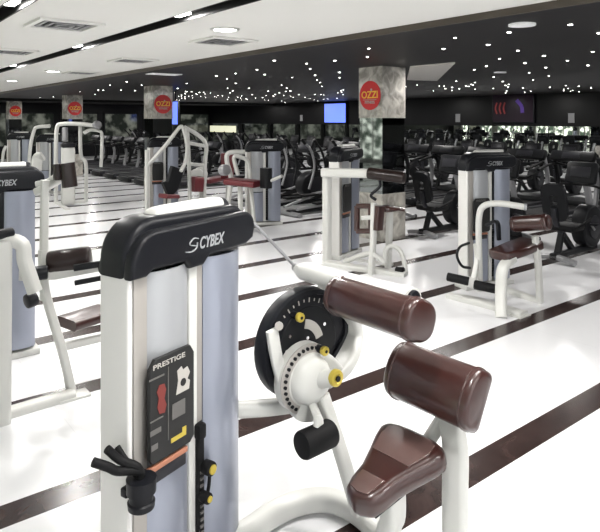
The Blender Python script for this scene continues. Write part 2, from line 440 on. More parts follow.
# things on the black upper wall
def on_wall(px, py):
    u = (px-300)/600; d = (X1-.03)/(F.x+R.x*u); return W(px, py, d)
def screen(xa, xb, ya, yb, name, label, m):
    a, b = on_wall(xa, ya), on_wall(xb, yb)
    t = thing(name, label, 'screen', (X1-.06, (a.y+b.y)/2, b.z))
    MB().box((X1-.05, (a.y+b.y)/2, (a.z+b.z)/2), (.07, abs(a.y-b.y)+.08, abs(a.z-b.z)+.08), bev=.01).build('bezel', 'black', t)
    MB().box((X1-.088, (a.y+b.y)/2, (a.z+b.z)/2), (.006, abs(a.y-b.y), abs(a.z-b.z))).build('display', m, t)
    return t, a, b
screen(325.5, 346.5, 104, 122.5, 'wall_television', 'flat television glowing blue on the black wall left of the near pillar', 'tv')
t, a, b = screen(494, 534, 95, 122, 'wall_television', 'dark television with faint red and purple streaks on the black wall', 'tvdim')  # made-up panel carrying painted reflections of the glossy wall
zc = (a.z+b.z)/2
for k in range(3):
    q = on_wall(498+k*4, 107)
    MB().sweep([(X1-.094, q.y, zc-.18), (X1-.094, q.y+.05, zc), (X1-.094, q.y, zc+.18)], roundrect(.006, .05, .002), up=(0, 1, 0)).build('picture', 'scr_red', t)  # red reflection painted as glowing streaks
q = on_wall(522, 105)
MB().sweep([(X1-.094, q.y+.15, zc+.25), (X1-.094, q.y-.02, zc+.05), (X1-.094, q.y-.05, zc-.15)], roundrect(.006, .12, .002), up=(0, 1, 0)).build('picture', 'scr_pur', t)  # purple reflection painted as a glowing streak
for px, lab in ((457.5, 'small pale paper notice on the black wall left of the dark television'), (571, 'small pale paper notice on the black wall at far right'), (301, 'small pale paper notice on the black wall left of the blue television')):
    a = on_wall(px, 118)
    tag(MB().box((X1-.012, a.y, a.z), (.008, .19, .28)).build('wall_notice', 'paper'), lab, 'notice')
a, b = on_wall(206, 125.5), on_wall(236, 133)
w = struct(MB().box((X1-.045, (a.y+b.y)/2, (a.z+b.z)/2), (.01, abs(a.y-b.y), abs(a.z-b.z))).build(f'window_{wn}', 'glow_window'))
MB().box((X1-.047, (a.y+b.y)/2, b.z), (.02, abs(a.y-b.y)+.1, .05)).build('window_frame', 'dark', w)
# blue screen beyond second pillar
pp = W(175.5, 113, 16.5)
t = thing('hanging_television', 'narrow blue television glowing beside the second marble pillar', 'screen', (pp.x, pp.y, pp.z))
MB().box(pp, (.06, .42, .70), bev=.01).build('bezel', 'black', t)
MB().box(pp+Vector((-.034, 0, 0)), (.006, .36, .62)).build('display', 'tv', t)
MB().tube([pp+Vector((0, 0, .33)), Vector((pp.x, pp.y, ZD))], .02, smooth=False).build('ceiling_pole', 'black', t)

# ------------------------------------------------------------------ the weight tower shared by the strength machines
def arc(cx, cy, r, a0, a1, n=8): return [(cx+r*math.cos(math.radians(a0+(a1-a0)*k/n)), cy+r*math.sin(math.radians(a0+(a1-a0)*k/n))) for k in range(n+1)]
def tower(root, T, near=False, placard=True, cup=False):
    O = T @ Vector((0, 0, 0)); A = (T.to_3x3() @ Vector((1, 0, 0))); B = (T.to_3x3() @ Vector((0, 1, 0))); Z = Vector((0, 0, 1))
    def add(m): return m
    def L(a, b, z): return O+A*a+B*b+Z*z
    ROT = T.to_3x3()
    # left column: rounded white outer rail and a metal inner rail
    c = MB(); c.prism([(x+.012, y+.075) for x, y in roundrect(.024, .15, .010)], O, A, B, Z, .03, 1.27); col = c.build('column', 'column', root)
    c = MB(); c.box(L(.058, .065, .65), (.060, .125, 1.22), ROT, bev=.004); c.build('column_rail', 'alu', col)
    # right column
    c = MB(); c.box(L(.585, .09, .65), (.025, .12, 1.24), ROT, bev=.005); c.build('column', 'lav', root)
    # back panel
    MB().box(L(.33, .145, .66), (.48, .008, 1.2), ROT).build('rear_panel', 'dark', root)
    # shrouds: convex panels
    def shroud(a0, a1, z0, z1, m, bulge=.030):
        n = 12; rings = []
        fr = [(a0+(a1-a0)*k/n, .012-bulge*math.sin(PI*k/n)**.7) for k in range(n+1)]
        prof = fr+[(x, y+.007) for x, y in reversed(fr)]
        return MB().prism(prof, O, A, B, Z, z0, z1).build('shroud', m, root)
    s1 = shroud(.092, .294, .575, 1.262, 'pale')
    shroud(.092, .294, .07, .560, 'lav', .024)
    shroud(.380, .598, .07, 1.262, 'lav', .040)
    MB().box(L(.318, .018, .66), (.044, .030, 1.2), ROT, bev=.006).build('centre_rail', 'white', root)
    MB().box(L(.360, .022, .945), (.034, .020, .64), ROT, bev=.003).build('centre_rail', 'alu' if near else 'black', root)
    # weight stack behind the slot, its rods and pin
    ws = MB()
    for k in range(16): ws.box(L(.33, .085, .12+k*.030), (.30, .07, .026), ROT, bev=.003)
    stk = ws.build('weight_stack', 'dark', root)
    if near:
        g = MB()
        for k in range(16): g.box(L(.361, .0465, .12+k*.030), (.016, .004, .010), ROT)
        g.build('number_label', 'print_g', stk)
    rd = MB()
    for a_ in (.24, .42): rd.cyl(L(a_, .085, .60), L(a_, .085, 1.28), .010, n=10)
    rd.build('guide_rod', 'chrome', root)
    MB().cyl(L(.361, .03, .80), L(.361, .03, 1.27), .008, n=10).build('cable', 'black', root)
    # base
    MB().box(L(.30, .075, .025), (.66, .20, .05), ROT, bev=.010).build('base', 'white', root)
    # cap
    body = [(-.003, 1.257)]+[(.60, 1.25)]+[(.655, 1.30)]+arc(.565, 1.355, .09, 0, 90, 8)+arc(.135, 1.315, .138, 90, 180, 12)
    body = [(x, y) for x, y in body]
    cap = MB().prism(body, O, A, Z, B, .010, .158, bev=.028).build('cap', 'black', root, angle=50)
    plate = [(-.006, 1.258), (.062, 1.258), (.088, 1.276), (.250, 1.275), (.278, 1.243), (.345, 1.243), (.378, 1.275), (.60, 1.278), (.650, 1.300)]+arc(.595, 1.350, .067, -10, 90, 8)+arc(.115, 1.292, .121, 90, 180, 12)
    pl = MB().prism(plate, O, A, Z, B, -.030, .020, bev=.016).build('cap_fascia', 'black', cap, angle=50)
    # white rail lying in the top
    MB().sweep([L(.19, .085, 1.432), L(.21, .085, 1.446), L(.36, .085, 1.449), L(.54, .085, 1.449)], [(x, y) for x, y in roundrect(.085, .055, .026, 6)]).build('top_rail', 'white', cap)
    MB().prism(arc(0, 0, .05, 0, 360, 20)[:-1], L(.53, .085, 1.425), B, Z, A, 0, .05, bev=.015).build('rail_end', 'black', cap)
    # raised brand lettering
    yb = -.0305
    tx = MB().mesh(text_me('CYBEX', .062 , .0012, .25), frame_mx(L(.383, yb, 1.330), A, Z) @ Matrix.Diagonal((.72, 1, 1, 1)))
    tx.sweep([L(.308, yb, 1.352), L(.285, yb, 1.356), L(.264, yb, 1.343), L(.268, yb, 1.333), L(.296, yb, 1.327)], roundrect(.004, .009, .001), up=B)
    tx.sweep([L(.304, yb, 1.338), L(.300, yb, 1.320), L(.275, yb, 1.308), L(.240, yb, 1.312)], roundrect(.004, .007, .001), up=B)
    tx.build('lettering', 'pale', cap)
    if placard:
        PO = -.022; a0, a1, z0, z1 = .080, .300, .597, .957
        Lo = L
        L = lambda a, b, z: Lo(a+PO, b, z+.010)
        O_ = O; O = O+A*PO+Z*.010
        out = [(a0+.004, z0+.02), (a0+.02, z0), (a1-.02, z0), (a1, z0+.02), (a1, z1-.03), (a1-.02, z1), (a0+.03, z1), (a0+.004, z1-.03)]
        pc = MB().prism(out, O, A, Z, B, -.040, -.022, bev=.004).build('placard', 'placard', root)
        y_ = -.0415
        if near:
            MB().mesh(text_me('PRESTIGE', .030, .0006), frame_mx(L(.195, y_, .922), A, Z) @ Matrix.Diagonal((1.25, .8, 1, 1))).build('lettering', 'print_w', pc)
            MB().box(L(.189, y_, .775), (.003, .002, .26), ROT).box(L(.135, y_, .885), (.07, .0015, .006), ROT).box(L(.135, y_, .740), (.06, .0015, .005), ROT).box(L(.13, y_, .700), (.05, .0015, .018), ROT).box(L(.125, y_, .648), (.03, .0015, .02), ROT).build('print', 'print_g', pc)
            MB().prism([(.115, .790), (.125, .765), (.150, .760), (.158, .785), (.148, .810), (.156, .840), (.148, .862), (.125, .865), (.112, .845), (.122, .820)], O, A, Z, B, -.0425, -.0408).build('muscle_picture', 'print_r', pc)
            MB().prism([(.205, .800), (.270, .800), (.275, .830), (.262, .840), (.275, .860), (.262, .885), (.240, .880), (.232, .895), (.210, .885), (.215, .850)], O, A, Z, B, -.0425, -.0408).build('machine_picture', 'print_w', pc)
            MB().cyl(L(.262, y_, .825), L(.262, y_-.002, .825), .014).build('picture_wheel', 'placard', pc)
            MB().box(L(.240, y_, .735), (.065, .0015, .055), ROT).build('picture_tile', 'print_g', pc)
            MB().box(L(.240, y_, .635), (.075, .0015, .016), ROT).box(L(.268, y_, .65), (.02, .0014, .02), ROT).build('warning_mark', 'gold', pc)
        else:
            MB().mesh(text_me('PRESTIGE', .030, .0006), frame_mx(L(.195, y_, .922), A, Z)).build('lettering', 'print_g', pc)
        lb = MB().box(L(.193, -.026, .542), (.190, .012, .062), ROT, bev=.004).build('load_label', 'grey', root)
        MB().box(L(.193, -.030, .568), (.196, .016, .020), ROT, bev=.003).build('stripe', 'orange', lb)
        L = Lo; O = O_
    if near:
        # adjuster rail with pin and yellow knobs in the slot
        ad = MB().box(L(.345, -.004, .36), (.034, .02, .48), ROT, bev=.004).box(L(.340, -.012, .605), (.040, .035, .06), ROT, bev=.01).build('selector_rail', 'rubber', root)
        tt = MB()
        for k in range(12): tt.box(L(.345, -.016, .16+k*.026), (.018, .006, .010), ROT)
        tt.build('number_label', 'print_g', ad)
        for (a_, z_, r_) in ((.362, .460, .021), (.345, .355, .015)):
            kb = MB().cyl(L(a_, -.015, z_), L(a_, -.055, z_), r_+.006, bev=.004).build('selector_knob', 'rubber', root)
            MB().cyl(L(a_, -.052, z_), L(a_, -.060, z_), r_-.003).build('knob_face', 'gold', kb)
        MB().tube([L(.362, -.03, .46), L(.372, -.03, .42), L(.364, -.03, .37), L(.345, -.03, .345)], .007).build('lanyard', 'rubber', root)
    return L

# ------------------------------------------------------------------ near machine
E = R*.648-F*.762      # along the rollers, towards the camera
N = R*.762+F*.648      # away from the seat front
Zv = Vector((0, 0, 1))

t0 = RD(-.582, 2.03, 0)
near = thing('abdominal_machine', 'large white strength machine in front with brown pads, black cam wheel and grip holder', 'exercise machine', (t0.x, t0.y, 0))
T = Matrix.Translation(t0) @ Matrix.Rotation(math.radians(18.3), 4, 'Z')
L = tower(near, T, near=True)
A = T.to_3x3() @ Vector((1, 0, 0)); B = T.to_3x3() @ Vector((0, 1, 0)); ROT = T.to_3x3()
# cup holder and grips on the left column
c0 = L(.012, -.052, .548)
ch = MB().lathe(c0-Zv*.045, Zv, [(.030, -.01), (.044, 0), (.046, .02), (.040, .024), (.040, .05), (.049, .052), (.050, .098), (.040, .1)]).build('cup_holder', 'black', near)
MB().tube([c0+Zv*.06, c0+Zv*.085-A*.015, W(118, 471, 1.97), W(108, 467, 1.95), W(93, 462, 1.93)], .015).build('rubber_grip', 'rubber', ch)
MB().tube([c0+Zv*.05-A*.005, c0+Zv*.095-A*.015, W(120, 460, 1.98), W(107, 449, 1.96)], .014).build('rubber_grip', 'rubber', ch)
MB().tube([c0+Zv*.04, W(127, 462, 2.0), W(117, 447, 2.02)], .011).build('rubber_grip', 'rubber', ch)
MB().box(c0+B*.050, (.07, .03, .03), ROT, bev=.005).build('bracket', 'black', ch)

# cam wheel
CW = W(301, 342, 2.66)
out = []
for k in range(48):
    a = 2*PI*k/48; r_ = .238
    if math.cos(a-math.radians(20)) > .0: r_ = .238+.018*math.cos(a-math.radians(20))**2
    if -.9 < math.sin(a) and a > math.radians(285): r_ -= .05*math.sin((a-math.radians(285))/math.radians(75)*PI)
    out.append((r_*math.cos(a), r_*math.sin(a)))
wh = MB().prism(out, CW, N, Zv, E, -.035, .035, bev=.012).build('cam_wheel', 'black', near, angle=50)
ring_out = [(1.01*x, 1.01*y) for x, y in out]
# raised rim
rr = MB(); n = len(out)
rings = []
for k in range(n):
    x, y = out[k]; d_ = Vector((x, y)).normalized(); base = CW+N*x+Zv*y; dd = N*d_.x+Zv*d_.y
    rings.append([base-dd*.028+E*.030, base-dd*.024+E*.046, base-dd*.004+E*.046, base+dd*.002+E*.030])
vr = [[rr.bm.verts.new(p) for p in q] for q in rings]
for k in range(n):
    for j in range(4): rr.bm.faces.new((vr[k][j], vr[k][(j+1) % 4], vr[(k+1) % n][(j+1) % 4], vr[(k+1) % n][j]))
rr.build('wheel_rim', 'black', wh)
MB().prism([(.165*math.cos(2*PI*k/36)+.01, .165*math.sin(2*PI*k/36)) for k in range(36)], CW, N, Zv, E, .03, .040, bev=.004).build('inner_plate', 'dark', wh)
mk = MB()
for k in range(16):
    a = math.radians(40+k*9); c_ = CW+(N*math.cos(a)+Zv*math.sin(a))*.193+E*.0365
    d_ = N*math.cos(a)+Zv*math.sin(a); t_ = d_.cross(E)
    rot = Matrix((d_, t_, E)).transposed()
    mk.box(c_, (.020 if k % 2 else .012, .005, .002), rot)
mk.build('scale_mark', 'print_w', wh)
ap = MB()
o_ = arc(0, 0, .125, 15, 80, 8)+list(reversed(arc(0, 0, .085, 15, 80, 8)))
ap.prism(o_, CW-N*.03-Zv*.01, N, Zv, E, .040, .044).build('angle_scale', 'print_w', wh)
for dx, dz in ((-.10, .06), (.06, -.02), (-.09, -.06), (.0, .03), (-.12, .0), (.10, .07)):
    MB().cyl(CW+N*dx+Zv*dz+E*.038, CW+N*dx+Zv*dz+E*.046, .008, n=10).build('bolt', 'chrome', wh)
def PW(px, py, off):      # point on the plane parallel to the wheel, off in front of it
    v = W(px, py, 1)-Vector((0, 0, H)); o = Vector((0, 0, H)); q = CW+E*off
    return o+v*((q-o).dot(E)/v.dot(E))
def knob(px, py, off, r_, parent=near):
    c_ = PW(px, py, off)
    k_ = MB().cyl(c_-E*.045, c_, r_*.85, bev=.004).build('knob', 'black', parent)
    MB().cyl(c_-E*.005, c_+E*.018, r_, bev=.005).build('knob_face', 'gold', k_)
    MB().cyl(c_+E*.014, c_+E*.020, r_*.35, n=14).build('knob_centre', 'dark', k_)
knob(299, 317, .075, .020, wh) 
# hub casting
HB = PW(305, 377, .075)
hb = MB().lathe(HB, E, [(.146, -.03), (.146, .012), (.139, .02), (.104, .030), (.100, .050), (.086, .072), (.060, .086), (.0005, .092)], n=36).build('hub', 'white', near)
nr = MB()
for k in range(17):
    a = math.radians(60+k*11); c_ = HB+(N*math.cos(a)+Zv*math.sin(a))*.129+E*.019
    nr.cyl(c_, c_+E*.010, .0075, n=10)
nr.build('index_hole', 'black', hb)
MB().lathe(HB, E, [(.110, .018), (.145, .008), (.147, .018), (.114, .028)], n=36).build('index_ring', 'alu', hb)
# hub arm with the cap
ca = PW(336, 378, .23)
MB().cyl(HB+E*.05+N*.02, ca, .040, .032, bev=.004).build('axle', 'white', hb)
MB().lathe(ca, E, [(.034, -.012), (.036, 0), (.033, .009), (.020, .011), (.016, .006), (.0005, .006)]).build('axle_cap', 'gold', hb)
MB().cyl(ca+E*.009, ca+E*.016, .012, n=6).build('axle_nut', 'dark', hb)
knob(323.5, 350.5, .13, .020, hb)
MB().rtube([PW(316, 353, .07), PW(329, 361, .10), PW(338, 370, .11)], .04, .05).build('clevis', 'white', hb)
MB().rtube([HB+E*.02+N*.01, HB-Zv*.10+E*.01, HB-Zv*.165-N*.02], .10, .085, up=E, r=.03).build('hub_foot', 'white', hb)
# left lever plate
MB().rtube([PW(272, 330, .065), PW(275, 350, .065), PW(280, 372, .065), PW(288, 394, .065), PW(302, 402, .06)], .055, .022, up=E).build('lever', 'white', near)
MB().tube([PW(279, 326, .03), PW(279, 326, .085)], .018, smooth=False).build('stop_pin', 'alu', near)
# pad arm: bar with the brown roller
tip = RD(-.014, 2.75, 1.12)
bar = MB().sweep([tip, tip+E*.06, tip+E*.16, tip+E*.30, tip+E*.67+Zv*.012], roundrect(.10, .075, .034, 5), up=Zv, scales=[.45+.55*min(1, k/6) for k in range(25)]).build('pad_arm', 'white', near)
MB().sweep([tip+E*.16-Zv*.02, tip+E*.22-Zv*.07+N*.06, PW(351, 325, .02), PW(350, 350, .03), PW(341, 368, .05), PW(322, 382, .06)], roundrect(.055, .115, .024, 5), up=E).build('arm_strut', 'white', bar)
MB().cyl(tip+E*.665+Zv*.012, tip+E*.685+Zv*.012, .034, bev=.006).build('end_plug', 'black', bar)
MB().cyl(W(247, 216, 2.62), tip, .0075, n=10).build('link_rod', 'silver', near)
MB().cyl(tip-E*.02+Zv*.004, tip+E*.03, .018, bev=.004).build('rod_end', 'silver', near)

def pad(name, p0, p1, prof_fn, up, parent, m='brown', bev=.022, piping=True, inset=.035):
    """upholstered pad: profile swept between ends with soft rims and piping"""
    p0, p1 = Vector(p0), Vector(p1); t = (p1-p0); Ln = t.length; t.normalize()
    side = t.cross(Vector(up)).normalized(); u = side.cross(t)
    st = [(0, .80), (bev*.12, .90), (bev*.5, .97), (bev, 1.0)]
    st += [(Ln*.25, 1), (Ln*.5, 1), (Ln*.75, 1)]
    st += [(Ln-bev, 1), (Ln-bev*.5, .97), (Ln-bev*.12, .90), (Ln, .80)]
    b = MB(); b.rings([[p0+t*a+side*x*k+u*y*k for x, y in prof_fn] for a, k in st])
    o = b.build(name, m, parent, angle=60)
    if piping:
        for a in (inset, Ln-inset):
            pts = [p0+t*a+side*x*1.003+u*y*1.003 for x, y in prof_fn]
            pb = MB(); n = len(pts); rings = []
            cen = sum(pts, Vector())/n
            for q in pts:
                dd = (q-cen).normalized()
                rings.append([q+dd*.004*math.cos(w)+t*.004*math.sin(w) for w in (0, PI/2, PI, 3*PI/2)])
            vr = [[pb.bm.verts.new(v) for v in r] for r in rings]
            for i in range(n):
                for j in range(4): pb.bm.faces.new((vr[i][j], vr[i][(j+1) % 4], vr[(i+1) % n][(j+1) % 4], vr[(i+1) % n][j]))
            pb.build('piping', m, o)
    return o
def rot2(pts, deg):
    c, s = math.cos(math.radians(deg)), math.sin(math.radians(deg)); return [(x*c-y*s, x*s+y*c) for x, y in pts]
rp0 = RD(.154, 2.5, 1.085)
pf = [(.088*math.copysign(abs(math.cos(2*PI*k/32))**.8, math.cos(2*PI*k/32)), .078*math.copysign(abs(math.sin(2*PI*k/32))**.8, math.sin(2*PI*k/32))) for k in range(32)]
rp = pad('chest_roller', rp0-Zv*.012, rp0+E*.445-Zv*.012, rot2(pf, 20), Zv, near)
st_ = MB()
# lumbar pad: D profile, leaning back
dprof = []
for k in range(21):
    a = math.radians(-90+180*k/20); dprof.append((-.085*math.cos(a)**.8 if k not in (0, 20) else 0, .112*math.sin(a)))
dprof = dprof+[(.028, .112), (.040, .100), (.040, -.100), (.028, -.112)]
lp0 = RD(.404, 2.5, .767)
side_chk = E.cross(Zv)     # = -N or N
sgn = 1 if side_chk.dot(N) > 0 else -1
dprof = [(sgn*x, y) for x, y in dprof]
up_l = (Zv*math.cos(math.radians(30))+N*math.sin(math.radians(30)))
pad('back_pad', lp0, lp0+E*.40, dprof, up_l, near)

# seat
s0 = RD(.190, 2.10, .452); s1 = RD(.476, 2.36, .560)
S = (s1-s0); SLn = S.length; S.normalize(); SE = (E-S*E.dot(S)).normalized(); SN = S.cross(SE); SN = SN if SN.z > 0 else -SN
hw = [(0, .0), (.006, .032), (.025, .060), (.07, .076), (.14, .084), (.22, .112), (.29, .140), (.335, .150), (.362, .142), (.382, .112), (.390, .06), (.392, 0)]
def halfw(x):
    for (a, w1), (b, w2) in zip(hw, hw[1:]):
        if a <= x <= b: return w1+(w2-w1)*(x-a)/(b-a)
    return 0
xs_ = [.0, .004, .012, .025, .045, .07, .10, .14, .18, .22, .26, .29, .315, .335, .352, .365, .376, .386, .391]
outl = [(x, max(.012, halfw(x))) for x in xs_]+[(x, -max(.012, halfw(x))) for x in reversed(xs_)]
seat = MB().prism(outl, s0, S, SE, SN, -.055, .035, bev=.028).build('seat', 'brown', near, angle=60)
ins = lambda lo, hi, k: [(x, halfw(x)*k) for x in [lo+(hi-lo)*i/8 for i in range(9)]]+[(x, -halfw(x)*k) for x in [hi-(hi-lo)*i/8 for i in range(9)]]
MB().prism([(.215, .085), (.30, .112), (.35, .108), (.366, .07), (.366, -.07), (.35, -.108), (.30, -.112), (.215, -.085)], s0, S, SE, SN, .033, .039, bev=.0025).build('seat_panel', 'brownflat', seat)  # raised inset whose lighter colour stands for reflected gloss
MB().prism([(.035, .040), (.115, .052), (.115, -.052), (.035, -.040), (.025, 0)], s0, S, SE, SN, .033, .039, bev=.0025).build('seat_panel', 'brownflat', seat)  # same painted gloss towards the seat nose
MB().prism([(.05, .04), (.34, .09), (.34, -.09), (.05, -.04)], s0, S, SE, SN, -.075, -.054).build('seat_board', 'black', seat)
sp_b = s0+S*.20-SN*.07
MB().sweep([sp_b, sp_b-Zv*.12, RD(.34, 2.30, .22), RD(.36, 2.33, .06)], roundrect(.09, .07, .02, 4), up=E).build('seat_post', 'white', near)
# counter roller
q0 = W(301, 447, 2.40); q1 = q0+N*.168
q0.z = q1.z = .495
cr = MB().cyl(q0, q1, .056, bev=.012, n=28).build('shin_roller', 'rubber', near)
MB().rtube([HB-Zv*.09+E*.04, (q0+q1)/2+Zv*.08+N*.01, (q0+q1)/2+Zv*.05+N*.01], .05, .025, smooth=False, up=E).build('roller_arm', 'white', near)
# frame
MB().sweep([L(.60, .08, .555), W(262, 408, 2.60), W(288, 405, 2.64), HB-Zv*.10], roundrect(.06, .065, .02, 4)).build('frame_tube', 'white', near)
MB().sweep([W(322, 395, 2.56), W(337, 440, 2.56), W(352, 490, 2.56), W(358, 512, 2.57)], roundrect(.055, .055, .015, 4), up=E).build('frame_post', 'white', near)
zb = .06
MB().sweep([L(.42, .10, zb), WZ(240, 536, zb), WZ(270, 516, zb), WZ(298, 503, zb), WZ(330, 500, zb), WZ(360, 514, zb), WZ(392, 545, zb), WZ(440, 590, zb), WZ(462, 612, zb)], roundrect(.085, .095, .03, 5)).build('base_frame', 'white', near)
lpc = lp0+E*.215+N*.03
MB().sweep([lpc-Zv*.02+N*.02, lpc-Zv*.10+N*.02, W(455, 445, 2.28), W(455, 500, 2.28), W(455, 594.5, 2.28)], roundrect(.095, .06, .02, 4), up=N).build('back_post', 'white', near)
MB().rtube([s1-SN*.06, lpc-Zv*.13], .05, .05, smooth=False).build('seat_bracket', 'white', near)

# ------------------------------------------------------------------ right machine (leg curl)
def tmat(px, d, deg):  # tower placed with its front left corner at pixel column px, depth d, face turned deg from the view
    p = RD((px-300)/600*d, d, 0); return Matrix.Translation(p) @ Matrix.Rotation(math.radians(52-deg), 4, 'Z'), p
T, p0 = tmat(467, 6.35, 66)
rm = thing('leg_machine', 'white strength machine with brown seat and roller, standing right on open floor', 'exercise machine', (p0.x, p0.y, 0))
L2 = tower(rm, T)
MB().sweep([W(480, 291, 5.95), W(479, 250, 5.95), W(479, 218, 5.95), W(484, 206, 5.93), W(500, 203.5, 5.85), W(524, 207, 5.75)], circle(.031, 14)).build('handle_bar', 'white', rm)
MB().cyl(W(524, 207, 5.75), W(527, 207.3, 5.74), .034, bev=.008).build('end_plug', 'pale', rm)
a_, b_ = W(513, 224, 5.95), W(549, 222, 5.70)
pad('back_roller', a_, b_, rot2(pf, 10), Zv, rm)
dr = (b_-a_).normalized()
sa, sb_ = W(497, 262, 5.75), W(533, 240, 6.05)
sa.z, sb_.z = .50, .57
Sx = (sb_-sa); ln = Sx.length; Sx.normalize(); Sy = Sx.cross(Zv).normalized(); Sz = Sy.cross(Sx)
st2 = MB().prism([(x-.0, y) for x, y in [(0, -.08), (.03, -.12), (ln*.5, -.14), (ln-.03, -.14), (ln, -.11), (ln, .11), (ln-.03, .14), (ln*.5, .14), (.03, .12), (0, .08)]], sa, Sx, Sy, Sz, -.05, .04, bev=.025).build('seat', 'brown', rm, angle=60)
MB().sweep([W(512, 258, 5.75), W(503, 268, 5.65), W(501, 290, 5.6), W(519, 316, 5.53)][:3]+[W(501, 318, 5.46)], roundrect(.065, .11, .03, 4), up=E).build('front_leg', 'white', rm)
MB().rtube([W(535, 236, 5.9), W(538, 262, 5.9), W(540, 303, 5.9)], .075, .05, up=E).build('rear_leg', 'white', rm)
MB().rtube([W(503, 289, 6.3), W(540, 302, 5.9)], .07, .07, smooth=False).build('base_tube', 'white', rm)
MB().rtube([W(449, 297, 6.1), W(480, 303, 5.85), W(524, 316, 5.5)], .13, .08, smooth=False).build('base_frame', 'white', rm)
MB().cyl(W(447, 276.5, 5.92), W(469, 281.5, 5.83), .042, bev=.01).build('shin_roller', 'rubber', rm)
MB().cyl(W(474, 284.5, 5.81), W(496, 289, 5.72), .045, bev=.01).build('shin_roller', 'rubber', rm)
MB().cyl(W(466, 280.6, 5.87), W(478, 285.2, 5.83), .05, bev=.008).build('roller_hub', 'white', rm)
MB().rtube([W(473, 283, 5.85), W(477, 260, 5.95), W(476, 245, 6.1)], .05, .05).build('roller_arm', 'white', rm)
MB().tube([W(470, 268, 6.2), W(462, 266, 6.12), W(457, 256, 6.12), W(460, 247, 6.15), W(469, 243, 6.3)], .014).build('cable', 'black', rm)
MB().rtube([W(487, 225, 6.15), W(497, 222, 6.0), W(499, 240, 6.0)], .045, .03).build('start_lever', 'black', rm)
MB().box(W(520, 316.5, 5.52)+Zv*.012, (.18, .12, .02), bev=.004).build('foot_plate', 'white', rm)

# ------------------------------------------------------------------ centre machine
T, p0 = tmat(339, 7.7, 32)
cm = thing('hip_machine', 'white frame strength machine with square brown pads beside the near pillar', 'exercise machine', (p0.x, p0.y, 0))
tower(cm, T)
MB().rtube([W(327, 262, 7.55), W(327, 172, 7.55)], .10, .10, smooth=False, up=N).build('frame_post', 'white', cm)
MB().rtube([W(323, 172.5, 7.5), W(374, 173.5, 7.1)], .11, .11, smooth=False).build('top_beam', 'white', cm)
pad('arm_pad', W(368, 173, 7.05), W(405, 178, 6.85), rot2(circle(.07, 20), 0), Zv, cm, m='darkbrown', piping=False)
MB().rtube([W(326, 264, 7.5), W(350, 268, 7.25), W(406, 276, 6.92)], .15, .09, smooth=False).build('base_frame', 'white', cm)
MB().rtube([W(335, 258, 7.9), W(392, 266, 7.4)], .09, .06, smooth=False).build('base_tube', 'white', cm)
# square padded frame
q = [W(357, 206, 7.2), W(357, 231, 7.2), W(371, 231, 7.1), W(371, 206, 7.1)]
b_ = MB()
for i in range(4): b_.rtube([q[i], q[(i+1) % 4]], .06, .055, smooth=False, up=N)
b_.build('pad_frame', 'brown', cm)
MB().rtube([W(380, 206, 7.0), W(378, 230, 7.0)], .12, .07, smooth=False, up=E).build('knee_pad', 'brown', cm)
MB().rtube([W(371, 275, 6.98), W(373, 245, 7.0), W(374, 203, 7.05)], .06, .07, smooth=False, up=N).build('pad_post', 'white', cm)
MB().rtube([W(362, 218, 7.12), W(379, 217, 7.0)], .04, .05, smooth=False).build('pad_link', 'white', cm)
sp_ = W(392, 209, 7.2); rz = Matrix.Rotation(math.radians(-20), 3, 'Z')
MB().sweep([W(381, 209, 7.2), W(386, 208.5, 7.2), W(396, 208.5, 7.2), W(404, 209.5, 7.2)], roundrect(.22, .07, .03, 4), scales=[.55+.45*math.sin(PI*min(1, (k+2)/16)) for k in range(19)]).build('seat', 'brown', cm)
MB().rtube([W(390, 211, 7.2), W(389, 240, 7.2), W(388, 268, 7.2)], .07, .07, smooth=False, up=N).build('seat_post', 'white', cm)
MB().tube([W(385, 262, 7.1), W(386, 250, 7.1), W(393, 246, 7.1), W(402, 254, 7.05), W(406, 274, 7.0)], .028).build('foot_loop', 'white', cm)
MB().tube([W(345, 262, 7.4), W(360, 256, 7.2), W(372, 254, 7.0), W(384, 262, 6.95)], .03).build('foot_loop', 'white', cm)
MB().cyl(W(348, 276, 7.05), W(354, 276.5, 7.0), .05, bev=.01).build('foot', 'rubber', cm)
MB().cyl(W(396, 271, 7.0), W(404, 271.5, 6.95), .05, bev=.01).build('foot', 'rubber', cm)
MB().tube([W(376, 200, 7.0), W(371, 195, 7.0), W(380, 186, 7.0), W(378, 176, 7.0)], .018).build('handle', 'black', cm)

# ------------------------------------------------------------------ left edge machine
T, p0 = tmat(-54, 4.25, 52)
lm = thing('curl_machine', 'white strength machine cut by the left edge, with dark roller and low brown seat', 'exercise machine', (p0.x, p0.y, 0))
tower(lm, T, placard=False)
MB().rtube([W(0, 424, 3.58), W(1, 240, 3.58)], .15, .10, smooth=False, up=N).build('side_post', 'white', lm)
MB().rtube([W(-12, 238, 3.55), W(20, 243, 3.6), W(25, 262, 3.6), W(35, 292, 3.6)], .07, .075, up=N).build('press_arm', 'white', lm)
MB().cyl(W(-8, 236, 3.5), W(13, 232, 3.6), .03, bev=.008).build('handle', 'black', lm)
MB().rtube([W(72, 394, 3.95), W(62, 350, 3.97), W(45, 290, 4.0), W(43, 250, 4.02)], .075, .05, up=N).build('front_leg', 'white', lm)
MB().rtube([W(74, 397, 3.9), W(35, 408, 3.75), W(2, 418, 3.62)], .09, .10, smooth=False).build('base_frame', 'white', lm)
MB().box(W(73, 398, 3.9)+Zv*.012, (.20, .12, .02), bev=.004).build('foot_plate', 'white', lm)
MB().rtube([W(44, 300, 4.02), W(44, 240, 4.02), W(45, 180, 4.02)], .05, .05, smooth=False, up=N).build('upright', 'white', lm)
pad('arm_roller', W(48, 263, 3.9), W(91, 257, 3.95), rot2(circle(.075, 24), 0), Zv, lm, m='darkbrown', piping=False)
